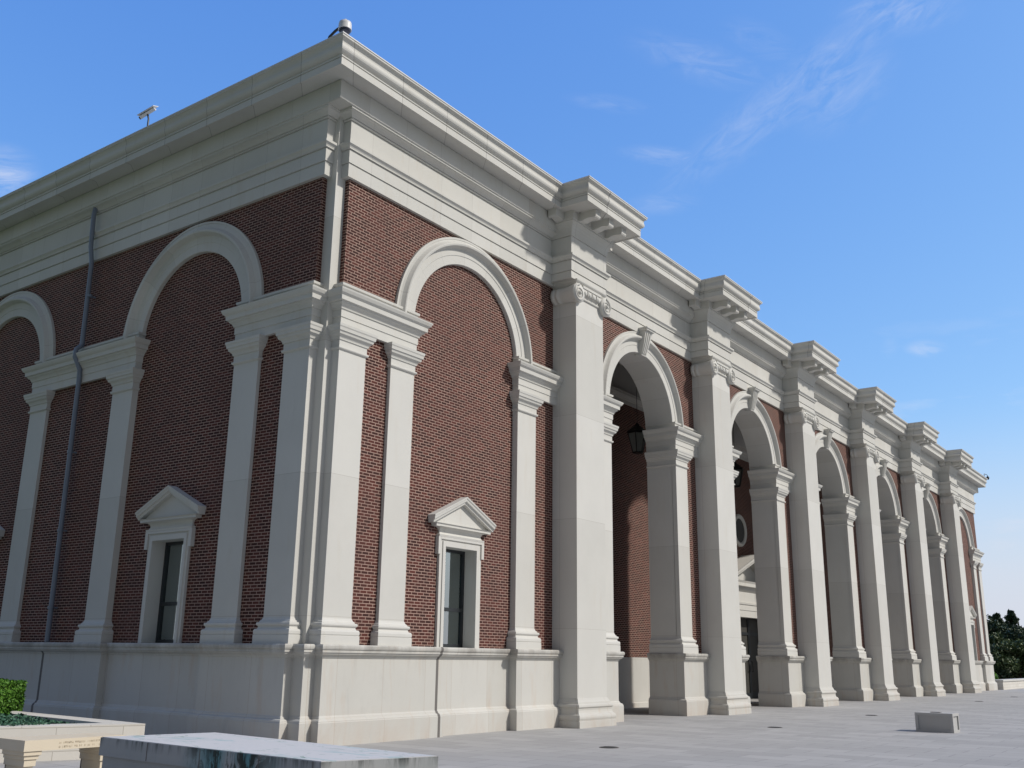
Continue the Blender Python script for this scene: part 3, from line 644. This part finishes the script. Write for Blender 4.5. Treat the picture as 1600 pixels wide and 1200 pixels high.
# ---- arcade bays
for k, (c, j0, j1) in enumerate(BAY):
    a, b = PX[k]+Wp, PX[k+1]
    m = MB()
    for s0, s1 in ((a-.3, j0-.06), (j1+.06, b+.3)): m.box(s0, s1, -D_BR, TH-.02, 1.5, SPR)
    brick_bay(m, 'R', a-.3, b+.3, c, 1.80, D_BR, -(TH-.02)); m.build('brick_wall', M_brick, bld)
    for s0, s1, pt_ in ((j0-MW, j0, [(j0-MW, 0), (j0-MW, -D_PIL), (j0, -D_PIL), (j0, TH)]), (j1, j1+MW, [(j1, TH), (j1, -D_PIL), (j1+MW, -D_PIL), (j1+MW, 0)])):
        left = s0 < c
        m = MB(); m.box(s0, s1, -D_PIL, -.05, ZS+.1, 7.2); m.box((j0-.08 if left else j1), (j0 if left else j1+.08), -.06, TH, ZS+.05, SPR+.02)
        sh = m.build('pilaster', M_shaft, bld)
        m = MB(); m.sweep(pt_, base_prof, back=-.06); m.build('base', M_st, sh)
        m = MB(); m.sweep(pt_, cap_prof, back=-.06); m.build('capital', M_st, sh)
    impost('R', [(a-.05, D_PIL), (j0, D_PIL), (j0, -TH)]); impost('R', [(j1, -TH), (j1, D_PIL), (b+.05, D_PIL)])
    for pth in ([(a-.05, -.27), (j0+.04, -.27), (j0+.04, TH+.05)], [(j1-.04, TH+.05), (j1-.04, -.27), (b+.05, -.27)]):
        m = MB(); plinth(pth, m); m.build('plinth', M_pl, bld)
    ar = archivolt('arch', 'R', c, 1.765, 2.34, D_BR-.01, .135, -TH)
    # keystone console
    m = MB(); n = 14; prof = []
    for i in range(n+1):
        t = i/n; z = 9.50+t*.66; o = .20+.05*math.sin(t*pi*1.1)+.20*t**1.8; prof.append((o, z))
    prof = [(.0, 9.50)]+prof+[(.0, 10.16)]
    hw = lambda z: .12+(z-9.5)*.11
    vs = [(c-hw(z), -o, z) for o, z in prof]+[(c+hw(z), -o, z) for o, z in prof]; q = len(prof)
    m.add(vs, [(j, (j+1) % q, q+(j+1) % q, q+j) for j in range(q)]+[tuple(range(q)), tuple(range(q, 2*q))])
    for sx in (-.075, 0, .075):
        vs = [(c+sx*(1+(z-9.5)*.6)-.022, -o-.022, z) for o, z in prof[2:-2]]+[(c+sx*(1+(z-9.5)*.6)+.022, -o-.022, z) for o, z in prof[2:-2]]+[(c+sx*(1+(z-9.5)*.6)-.022, -o+.03, z) for o, z in prof[2:-2]]+[(c+sx*(1+(z-9.5)*.6)+.022, -o+.03, z) for o, z in prof[2:-2]]
        q = len(prof)-4
        fs = [(j, j+1, q+j+1, q+j) for j in range(q-1)]+[(j, j+1, 2*q+j+1, 2*q+j) for j in range(q-1)]+[(q+j, q+j+1, 3*q+j+1, 3*q+j) for j in range(q-1)]
        m.add(vs, fs)
    m.sweep([(c-.20, .0), (c-.20, -.42), (c+.20, -.42), (c+.20, .0)], [(.0, 10.16), (.02, 10.17), (.02, 10.20), (.05, 10.22), (.05, 10.25)], back=-.1)
    m.build('keystone', M_st, ar)

# ---- loggia interior
x0, x1 = PX[0]+Wp+.1, PX[5]-.1
c3 = BAY[2][0]; ra, rb = c3-3.0, c3+3.0
m = MB(); m.box(x0-.1, x1+.1, YB+1.15, YB+1.3, 0, 12); 
for a, b, y in ((x0, ra, YB), (ra, rb, YB+.6), (rb, x1, YB)): m.box(a, b, y, y+1.25-(y-YB)*.9, 1.4, 9.8)
m.box(x0-.3, x0+.02, .3, YB+.1, 1.4, 9.8); m.box(x1-.02, x1+.3, .3, YB+.1, 1.4, 9.8)
m.build('loggia_wall', M_brick, bld)
m = MB(); m.sweep([(x0, YB), (ra, YB), (ra, YB+.6), (rb, YB+.6), (rb, YB), (x1, YB)], [(.09, -.02), (.09, .13), (.06, .15), (.06, 1.46), (.05, 1.48)], back=-.3); m.build('loggia_plinth', M_pl, bld)
m = MB(); m.sweep([(x0, YB), (ra, YB), (ra, YB+.6), (rb, YB+.6), (rb, YB), (x1, YB)], [(.02, 9.55), (.02, 9.68), (.04, 9.69), (.06, 9.73), (.12, 9.77), (.16, 9.80), (.16, 9.86), (.18, 9.88)], back=-.3); m.build('loggia_cornice', M_st, bld)
m = MB(); m.box(x0-.2, x1+.2, .0, YB+1.2, 10.9, 11.0); m.box(x0-.1, x1+.1, YB+.08, YB+1.0, 9.86, 10.95); m.box(x0-.3, x1+.3, .02, TH, 10.0, 10.95); m.build('loggia_ceiling', M_plaster, bld)
# portal
yp = YB+.6
m = MB(); ow = 1.55
for s_ in (-1, 1): m.box(c3+s_*ow, c3+s_*(ow+.5), yp-.5, yp+.2, 0, 3.05)
pth = [(c3-ow-.5, yp+.1), (c3-ow-.5, yp-.5), (c3+ow+.5, yp-.5), (c3+ow+.5, yp+.1)]
m.sweep(pth, [(.0, 3.05), (.0, 3.30), (.02, 3.31), (.02, 3.50), (.05, 3.53), (.06, 3.60), (.01, 3.61), (.01, 4.0), (.04, 4.03), (.08, 4.08), (.10, 4.18), (.22, 4.2), (.22, 4.32), (.26, 4.40)], back=-4.1)
pt_ = m.build('portal', M_st, bld)
m = MB()
for sg in (-1, 1):
    prof = [(0, .0), (0, .60), (.06, .62), (.10, .66), (.20, .68), (.26, .74), (.26, .0)]; q = len(prof)
    vs = [(c3+sg*(ow+.78), yp-o, 4.40+h) for h, o in prof]+[(c3, yp-o, 5.25+h*1.1) for h, o in prof]
    m.add(vs, [(j, (j+1) % q, q+(j+1) % q, q+j) for j in range(q)]+[tuple(range(q)), tuple(range(q, 2*q))])
m.add([(c3-2.2, yp-.12, 4.4), (c3+2.2, yp-.12, 4.4), (c3, yp-.12, 5.35), (c3-2.2, yp, 4.4), (c3+2.2, yp, 4.4), (c3, yp, 5.35)], [(0, 1, 2), (3, 5, 4), (0, 3, 4, 1), (1, 4, 5, 2), (2, 5, 3, 0)])
m.build('pediment', M_st, pt_)
m = MB(); m.box(c3-ow, c3+ow, yp-.12, yp-.02, 0.0, 3.06); dr = m.build('door', M_door, bld)
m = MB(); 
for s_ in (-1, 1):
    m.box(c3+s_*.05-.03, c3+s_*.05+.03, yp-.16, yp-.12, .1, 3.0)
    m.box(c3+s_*(ow-.1), c3+s_*ow, yp-.15, yp-.12, 0, 3.05)
m.box(c3-ow, c3+ow, yp-.152, yp-.12, .02, .22); m.box(c3-ow, c3+ow, yp-.152, yp-.12, 2.4, 2.5); m.build('frame', M_frame, dr)
m = MB()
for s_ in (-1, 1): m.tube([(c3+s_*.16, yp-.12, 1.0), (c3+s_*.16, yp-.2, 1.02), (c3+s_*.16, yp-.2, 1.38), (c3+s_*.16, yp-.12, 1.4)], .018, 6)
m.build('handle', M_black, dr)
# oculus
m = MB(); oc = (c3-.15, yp, 6.52)
m.lathe((oc[0], yp, oc[2]), [(.66, .05), (.66, -.05), (.62, -.09), (.56, -.10), (.50, -.07), (.48, -.02), (.48, .05)], 40, 'y'); ocu = m.build('oculus', M_st, bld)
m = MB(); m.lathe((oc[0], yp-.03, oc[2]), [(.49, .0), (.49, .02)], 32, 'y', False); m.build('pane', M_door, ocu)

# ------------------------------------------------------------------ lanterns
def lantern():
    L = empty('hanging_lantern', (0, 0, 7.65))
    def ring(mb, r0, r1, z0, z1, n=6):
        vs = [(r_*math.cos(2*pi*i/n+.3), r_*math.sin(2*pi*i/n+.3), z) for r_, z in ((r0, z0), (r1, z1)) for i in range(n)]
        mb.add(vs, [(i, (i+1) % n, n+(i+1) % n, n+i) for i in range(n)]+[tuple(range(n))[::-1], tuple(range(n, 2*n))])
    m = MB(); ring(m, .17, .17, 7.65, 7.69); ring(m, .32, .34, 8.28, 8.34); ring(m, .34, .12, 8.34, 8.52); ring(m, .10, .04, 8.52, 8.62)
    for i in range(6):
        a = 2*pi*i/6+.3; m.tube([(.16*math.cos(a), .16*math.sin(a), 7.68), (.31*math.cos(a), .31*math.sin(a), 8.30)], .016, 5)
    m.build('lantern_frame', M_black, L, (0, 0, 7.65))
    m = MB(); n = 6
    vs = [(r_*math.cos(2*pi*i/n+.3), r_*math.sin(2*pi*i/n+.3), z) for r_, z in ((.155, 7.70), (.30, 8.27)) for i in range(n)]
    m.add(vs, [(i, (i+1) % n, n+(i+1) % n, n+i) for i in range(n)]); m.build('glass', M_lglass, L, (0, 0, 7.65))
    m = MB(); m.tube([(0, 0, 8.6), (0, 0, 10.88)], .010, 6); m.build('chain', M_black, L, (0, 0, 7.65))
    m = MB(); m.tube([(0, 0, 7.7), (0, 0, 8.0)], .04, 8); m.build('bulb_holder', M_white, L, (0, 0, 7.65))
    return L
def copy_tree(o, parent=None):
    c = o.copy(); C.objects.link(c); c.parent = parent
    for ch in list(o.children): copy_tree(ch, c)
    return c
lan = lantern()
lab = ['black hanging lantern seen high in the nearest open arch', 'black hanging lantern partly hidden in the second open arch from the near corner']
for i in range(2):
    o = lan if i == 0 else copy_tree(lan)
    o.location = Vector((PX[i+1]+Wp/2-.05, 2.1, 7.65))*K; tag(o, lab[i], 'lantern', 'lanterns hanging in the arcade')

# ------------------------------------------------------------------ downpipe
dp = empty('downpipe', (-.25, 7.5, ZS)); tag(dp, 'blue grey metal downpipe running down the shaded brick side wall', 'downpipe')
m = MB(); m.tube([(-.24, 7.70, 11.42), (-.31, 7.70, 11.38), (-.34, 7.68, 11.2), (-.34, 7.66, 10.85), (-.33, 7.64, 10.4), (-.27, 7.62, 10.0), (-.27, 7.57, 8.2), (-.27, 7.56, 8.03)], .052, 10)
m.build('upper_pipe', M_pipe, dp, (-.25, 7.5, ZS))
m = MB(); m.tube([(-.27, 7.56, 8.03), (-.40, 7.55, 7.90), (-.41, 7.54, 7.72), (-.27, 7.52, 7.45), (-.26, 7.51, 7.1), (-.24, 7.43, 1.61)], .052, 10); m.build('lower_pipe', M_pipe, dp, (-.25, 7.5, ZS))
for z in (9.2, 5.6, 3.9, 2.3):
    m = MB(); y_ = 7.425+(z-1.6)*.0150; m.lathe((-.255, y_, z), [(.062, -.03), (.062, .03)], 10); m.box(-.23, -.10, y_-.02, y_+.02, z-.015, z+.015); m.build('bracket', M_pipe, dp, (-.25, 7.5, ZS))

# ------------------------------------------------------------------ security cameras
def dome_camera(loc, label, s=1.0, arm=(-.12, .0)):
    L = empty('dome_camera', loc); tag(L, label, 'security camera'); x, y, z = loc
    m = MB(); m.lathe((x, y, z), [(.0, .30*s), (.03*s, .30*s), (.035*s, .26*s), (.08*s, .255*s), (.115*s, .23*s), (.125*s, .18*s), (.125*s, .10*s), (.13*s, .085*s), (.13*s, .07*s)], 20); m.build('housing', M_white, L, loc)
    m = MB(); m.lathe((x, y, z), [(.118*s, .085*s), (.118*s, .05*s), (.10*s, .02*s), (.06*s, -.01*s), (.01*s, -.022*s)], 20); m.build('dome', M_smoke, L, loc)
    m = MB(); m.tube([(x+arm[0]*2.0, y+arm[1]*2.0, z-.40*s), (x+arm[0]*1.6, y+arm[1]*1.6, z-.05*s), (x+arm[0]*1.1, y+arm[1], z+.06*s), (x+arm[0]*.6, y+arm[1]*.6, z+.13*s)], .028*s, 8)
    m.build('bracket', M_frame, L, loc)
dome_camera((-.42, -.42, 12.79), 'white dome security camera on the near roof corner', arm=(-.085, .16))
L = empty('bullet_camera', (-.6, 5.5, 12.36)); tag(L, 'white bullet security camera tilted on the roof edge above the shaded side', 'security camera')
o_ = (-.6, 5.5, 12.36)
m = MB(); m.tube([(-.66, 5.72, 12.93), (-.54, 5.39, 13.10)], .05, 4, False); m.build('housing', M_white, L, o_)
m = MB(); m.add([(-.61, 5.37, 13.13), (-.49, 5.35, 13.16), (-.62, 5.76, 12.985), (-.74, 5.75, 12.955), (-.61, 5.37, 13.145), (-.49, 5.35, 13.175), (-.62, 5.76, 13.0), (-.74, 5.75, 12.97)], [(0, 1, 2, 3), (4, 5, 6, 7), (0, 1, 5, 4), (1, 2, 6, 5), (2, 3, 7, 6), (3, 0, 4, 7)]); m.build('sunshield', M_white, L, o_)
m = MB(); m.tube([(-.66, 5.725, 12.927), (-.667, 5.745, 12.917)], .035, 8); m.build('lens', M_smoke, L, o_)
m = MB(); m.tube([(-.6, 5.5, 12.36), (-.6, 5.5, 12.85), (-.60, 5.55, 12.98)], .02, 8); m.box(-.72, -.48, 5.4, 5.62, 12.37, 12.40); m.build('bracket', M_frame, L, o_)
o_ = (54.3, -.75, 12.6); L = empty('arm_camera', o_); tag(L, 'tiny dark security camera on an arm at the far roof corner', 'security camera')
m = MB(); m.tube([(53.6, -.8, 12.36), (53.66, -.8, 12.62), (54.3, -.83, 12.66), (54.5, -.83, 12.63), (54.5, -.83, 12.58)], .018, 6); m.build('arm', M_frame, L, o_)
m = MB(); m.lathe((54.5, -.83, 12.44), [(.02, -.06), (.06, -.03), (.085, .02), (.09, .07), (.08, .12), (.03, .16)], 12); m.build('housing', M_frame, L, o_)

# ------------------------------------------------------------------ ground
def sheet(name, x0, x1, y0, y1, z, m_, kind='structure'):
    m = MB(); m.add([(x0, y0, z), (x1, y0, z), (x1, y1, z), (x0, y1, z)], [(0, 1, 2, 3)]); o = m.build(name, m_, recalc=False); tag(o, kind=kind); return o
sheet('ground', -1500, 1500, -1500, 1500, -.012, M_grass)
sheet('plaza', -17, 100, -60, 8, 0, M_pave); sheet('path', -2.3, 0, 8.001, 24, 0, M_pave)
sheet('road', 100.5, 112, -150, 150, -.006, M_road)

def block_stone():
    o_ = (12.2, -6.9, 0); L = empty('stone_block', o_); tag(L, 'low grey stone block with recessed side panels, alone on the paving', 'stone block')
    x0, x1, y0, y1, h = 11.94, 12.50, -7.25, -6.47, .395
    m = MB(); t = .03
    m.box(x0+t, x1-t, y0+t, y1-t, 0, h-.005)
    m.box(x0, x1, y0, y1, h-.06, h); m.box(x0, x1, y0, y1, 0, .05)
    for a in (x0, x1-.06):
        for b in (y0, y1-.06): m.box(a, a+.06, b, b+.06, .05, h-.06)
    m.build('block_body', M_blk, L, o_)
    m = MB(); m.box(x0+.2, x0+.36, y0+.3, y0+.5, h, h+.012); m.build('cap', M_drain, L, o_)
M_blk = stone('grey_block_stone', (.46, .455, .44), stain=.3)
block_stone()

for i, (x, y, l) in enumerate([(3.5, -3.72, 'round iron drain cover in the paving nearest the front corner'), (10.7, -3.76, 'iron drain cover in the paving below the second giant pilaster'),
        (17.85, -3.74, 'third iron drain cover along the paving, beyond the second one'), (32.4, -3.56, 'small iron drain cover far along the paving'), (40.0, -3.5, 'farthest iron drain cover near the end of the facade')]):
    L = empty('drain_cover', (x, y, 0)); tag(L, l, 'drain cover', 'drain covers in a row on the plaza')
    m = MB(); m.lathe((x, y, 0), [(.165, -.01), (.165, .006), (.14, .008)], 24, 'z', False); m.build('rim', M_drain, L, (x, y, 0))
    m = MB()
    for j in range(-3, 4): hw = math.sqrt(max(0, .14**2-(j*.036)**2)); m.box(x-hw, x+hw, y+j*.036-.009, y+j*.036+.009, .006, .013)
    m.build('grate', M_black, L, (x, y, 0))

# foreground slab
o_ = (-5.2, -5, 0); L = empty('stone_slab', o_); tag(L, 'big low stone block with a flat top stained green and black, in the foreground', 'stone slab')
def quadbox(mb, pts, z0, z1, inset=0):
    c = Vector((sum(p[0] for p in pts)/4, sum(p[1] for p in pts)/4)); P = []
    for p in pts:
        v = Vector(p)-c; P.append(c+Vector((v.x-math.copysign(inset, v.x), v.y-math.copysign(inset, v.y))))
    mb.add([(p.x, p.y, z0) for p in P]+[(p.x, p.y, z1) for p in P], [(3, 2, 1, 0), (4, 5, 6, 7), (0, 1, 5, 4), (1, 2, 6, 5), (2, 3, 7, 6), (3, 0, 4, 7)])
Q = [(-5.58, -3.15), (-5.745, -6.50), (-4.71, -6.86), (-4.39, -3.43)]
m = MB(); quadbox(m, Q, .598, .606, .01); m.build('slab_top', M_sltop, L, o_)
m = MB(); quadbox(m, Q, .43, .60); m.build('cap_course', M_slside, L, o_)
m = MB(); quadbox(m, Q, .0, .425, .03)
m.build('slab_body', M_slside, L, o_)
m = MB()
for y_ in (-4.0, -4.85, -5.7, -6.4):
    xx = -5.58+(-5.745+5.58)*((-3.15-y_)/3.35); m.box(xx-.003, xx+.02, y_-.004, y_+.004, .435, .598)
m.build('joint', M_dark, L, o_)

# bench
o_ = (-4.8, -1, 0); L = empty('stone_bench', o_); tag(L, 'yellowish stone bench with a worn two-line inscription, behind the stained slab', 'bench')
bx0, bx1, by0, by1 = -5.33, -4.05, -1.30, -.74
m = MB(); m.box(bx0, bx1, by0, by1, .33, .45); m.build('seat', M_bench, L, o_)
legp = [(.0, .0), (.0, .16), (.02, .165), (.02, .235), (.035, .24), (.035, .275), (.055, .285), (.055, .328)]
for a, b in ((bx0+.07, bx0+.17), (bx1-.26, bx1-.10)):
    m = MB(); m.sweep([(a, by1-.07), (a, by0+.07), (b, by0+.07), (b, by1-.07), (a, by1-.07)], legp, back=-.02); m.box(a+.001, b-.001, by0+.071, by1-.071, 0, .328); m.build('leg', M_bench, L, o_)
m = MB(); random.seed(3)
for row, z in enumerate((.405, .362)):
    x = bx0+.42
    while x < bx1-.1:
        wd = random.choice((.008, .011, .014, .017)); h = .011
        if random.random() > .14:
            m.box(x, x+.0035, by0-.0015, by0+.004, z-h, z+h)
            if random.random() > .35: m.box(x, x+wd, by0-.0015, by0+.004, z+h*random.choice((-1, 0, 1))-.0018, z+h*random.choice((-1, 0, 1))+.0018+.0001)
            if random.random() > .5: m.box(x+wd-.003, x+wd, by0-.0015, by0+.004, z-h, z+h)
        x += wd+.009
m.build('inscription', M_grave, L, o_)

# planter
o_ = (-3.6, 2, 0); L = empty('planter', o_); tag(L, 'low white stone planter with a pointed corner beside the shaded wall', 'planter')
pc = (-2.70, .293); pf = (-2.41, 4.3); pn = (-7.2, 1.96)
def off(a, b, t):
    d = (Vector(b)-Vector(a)).normalized(); return Vector((-d.y, d.x))*t
m = MB()
# ring: path with the outside on the right hand: from far-left front edge to corner, then back along the wall side
ringp = [pn, pc, pf, (-7.0, 6.5)]
m.sweep(ringp, [(0, -.02), (0, .27), (.012, .275), (.012, .45)], back=-.36); m.build('planter_wall', M_plan, L, o_)
m = MB(); m.add([(-7.0, 2.3, .34), (-2.9, .75, .34), (-2.65, 4.25, .34), (-7, 6.2, .34)], [(0, 1, 2, 3)]); m.build('soil', M_soil, L, o_, recalc=False)

# ------------------------------------------------------------------ foliage
def leaves(mb, pts, size, jitter=.4, flat=0):
    for p in pts:
        s_ = size*random.uniform(1-jitter, 1+jitter); a = Vector((random.gauss(0, 1), random.gauss(0, 1), random.gauss(0, 1)*(1-flat))).normalized()
        b = a.cross(Vector((random.gauss(0, 1), random.gauss(0, 1), random.gauss(0, 1)))).normalized(); p = Vector(p)
        mb.add([p-a*s_, p+b*s_*.45, p+a*s_, p-b*s_*.45], [(0, 1, 2, 3)])
def hedge(x0, x1, y0, y1, z0, z1, n, label, size=.028):
    o_ = ((x0+x1)/2, (y0+y1)/2, z0); L = empty('box_hedge', o_); tag(L, label, 'hedge', 'clipped hedges in the planter')
    m = MB(); pts = []
    for _ in range(n):
        f = random.random(); x, y, z = random.uniform(x0, x1), random.uniform(y0, y1), random.uniform(z0, z1); e = abs(random.gauss(0, .02))
        if f < .3: z = z1-e+.02*math.sin(x*9)*math.sin(y*7)
        elif f < .5: x = x0+e
        elif f < .75: y = y0+e
        elif f < .9: x = x1-e
        else: y = y1-e
        pts.append((x, y, z))
    leaves(m, pts, size); m.build('foliage', M_box, L, o_, recalc=False)
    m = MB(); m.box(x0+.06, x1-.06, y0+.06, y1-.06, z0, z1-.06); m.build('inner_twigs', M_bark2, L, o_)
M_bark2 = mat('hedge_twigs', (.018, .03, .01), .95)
random.seed(11)
hedge(-4.2, -2.27, 4.34, 5.3, .02, .93, 20000, 'clipped bright green box hedge just beyond the planter end')
hedge(-4.7, -3.27, 2.85, 3.7, .34, .82, 12000, 'clipped bright green hedge nearest the planter edge, cut by the frame')
m = MB(); pts = []
for _ in range(15000):
    y = random.uniform(.95, 4.6); x = random.uniform(-5.2, -2.85); 
    if y < .95+(-2.95-x)*-.0+.0: continue
    if x > -3.15-.12*math.sin(y*3): continue
    hgt = .38+.16*(.5+.5*math.sin(x*5+y*3))*min(1, (-3.0-x)*2.0)
    pts.append((x, y, random.uniform(.34, hgt)))
leaves(m, pts, .03, flat=.3); o = m.build('juniper_ground_cover', M_jun, None, recalc=False); tag(o, 'low blue green juniper covering the planter soil', 'ground cover', kind='stuff')

# far right: low wall, ball shrub, trees
o_ = (60, -.5, 0); lw = empty('low_wall', o_); tag(lw, 'low white stone wall past the far end of the building', 'wall')
m = MB(); m.box(53.6, 84, -.55, -.1, 0, .46); m.build('wall_body', M_plan, lw, o_)
m = MB(); m.box(53.5, 84, -.6, -.05, .462, .56); m.build('coping', M_st, lw, o_)
random.seed(5)
o_ = (56.2, 1.1, 0); L = empty('round_shrub', o_); tag(L, 'small rounded yellow green shrub behind the low wall', 'shrub')
m = MB(); pts = []
for _ in range(5000):
    v = Vector((random.gauss(0, 1), random.gauss(0, 1), random.gauss(0, 1))).normalized()*random.uniform(.75, 1.03)
    if v.z > -.5: pts.append((o_[0]+v.x*1.0, o_[1]+v.y*.9, .62+v.z*.58))
leaves(m, pts, .05); m.build('foliage', M_leafy, L, o_, recalc=False) if False else m.build('foliage', M_box, L, o_, recalc=False)
m = MB(); m.tube([(o_[0], o_[1], 0), (o_[0], o_[1], .6)], .06, 6); m.build('trunk', M_bark, L, o_)

def tree(x, y, h, rx, kind, label, mt, n=9000, seed=0):
    random.seed(seed); o_ = (x, y, 0); L = empty('evergreen_tree' if kind == 'cone' else 'leafy_tree', o_); tag(L, label, 'tree', 'trees beyond the low wall')
    m = MB(); m.tube([(x, y, -.1), (x+.1, y, h*.3), (x-.05, y+.1, h*.7), (x, y, h*.93)], [h*.03, h*.022, h*.012, h*.003], 8)
    for i in range(9):
        a = random.uniform(0, 2*pi); z = h*random.uniform(.2, .7); r_ = rx*.7
        m.tube([(x, y, z), (x+r_*.5*math.cos(a), y+r_*.5*math.sin(a), z+.12*h), (x+r_*math.cos(a), y+r_*math.sin(a), z+.17*h)], [h*.008, h*.005, h*.002], 5)
    m.build('trunk', M_bark, L, o_)
    cl = []
    for i in range(60 if kind == 'cone' else 46):
        t = random.random()
        if kind == 'cone':
            z = h*(.06+.92*t); rr = rx*(1-t)**.75*1.05+.1
            a = random.uniform(0, 2*pi); q = rr*random.uniform(.45, .95); cl.append((x+q*math.cos(a), y+q*math.sin(a), z, rx*.28*(1.15-t)+.12))
        else:
            a = random.uniform(0, 2*pi); ph = random.uniform(-.8, 1); q = math.sqrt(max(0, 1-ph*ph*.85))*random.uniform(.35, 1)
            cl.append((x+rx*q*math.cos(a), y+rx*q*math.sin(a), h*.56+ph*h*.38, rx*random.uniform(.22, .36)))
    pts = []
    for i in range(n):
        cx, cy, cz, r_ = random.choice(cl); v = Vector((random.gauss(0, 1), random.gauss(0, 1), random.gauss(0, .75))).normalized()*random.uniform(.6, 1.08)*r_
        pts.append((cx+v.x, cy+v.y, max(.05, cz+v.z)))
    m = MB(); leaves(m, pts, .13); m.build('crown', mt, L, o_, recalc=False)
CX, CY = CAM[0], CAM[1]
def at(u, dist):
    d = fw+r2*((u-800)/FPX)-u2*(450/FPX); d = Vector((d.x, d.y)).normalized(); return CX+d.x*dist, CY+d.y*dist
T = [(1534, 100, 5.4, 2.2, 'cone', 'dark evergreen tree half hidden behind the far end of the facade', M_leafd), (1549, 104, 5.9, 1.5, 'broad', 'tall round-topped dark tree nearest the far corner', M_leafd),
     (1560, 98, 3.9, 1.6, 'broad', 'lower olive green tree in front of the dark ones', M_leafm), (1567, 108, 6.1, 1.9, 'cone', 'dark evergreen with a stepped top in the middle of the grove', M_leafd),
     (1579, 104, 4.6, 1.9, 'broad', 'dark broad tree right of the stepped evergreen', M_leafd), (1591, 110, 6.5, 1.8, 'cone', 'dark evergreen with a thin pointed tip by the right edge', M_leafd),
     (1602, 103, 4.7, 2.0, 'broad', 'broad dark tree cut by the right edge of the frame', M_leafd), (1575, 97, 2.9, 2.2, 'broad', 'low olive green bushy tree under the grove', M_leafm), (1550, 96, 2.8, 2.0, 'broad', 'low dark bushy tree at the foot of the grove, next to the facade', M_leafd),
     (1594, 96, 3.0, 2.2, 'broad', 'low olive tree at the right edge under the evergreen', M_leafm)]
for i, (u, d, h, r_, kd, lb, mt) in enumerate(T):
    x, y = at(u, d); tree(x, y, h, r_, kd, lb, mt, 7000, 20+i)
# a wood behind, one mass
random.seed(77); m = MB(); pts = []
for i in range(60):
    u = random.uniform(1490, 1760); x, y = at(u, random.uniform(114, 124)); h = random.uniform(3.4, 4.6)
    for _ in range(420):
        v = Vector((random.gauss(0, 1), random.gauss(0, 1), random.gauss(0, 1))).normalized()*random.uniform(.6, 1); pts.append((x+v.x*2.2, y+v.y*2.2, max(.05, h*.5+v.z*h*.5)))
leaves(m, pts, .26); o = m.build('far_wood', M_leafd, None, recalc=False); tag(o, 'dark mass of trees behind the grove at the far right', 'woodland', kind='stuff')
bpy.context.view_layer.update()
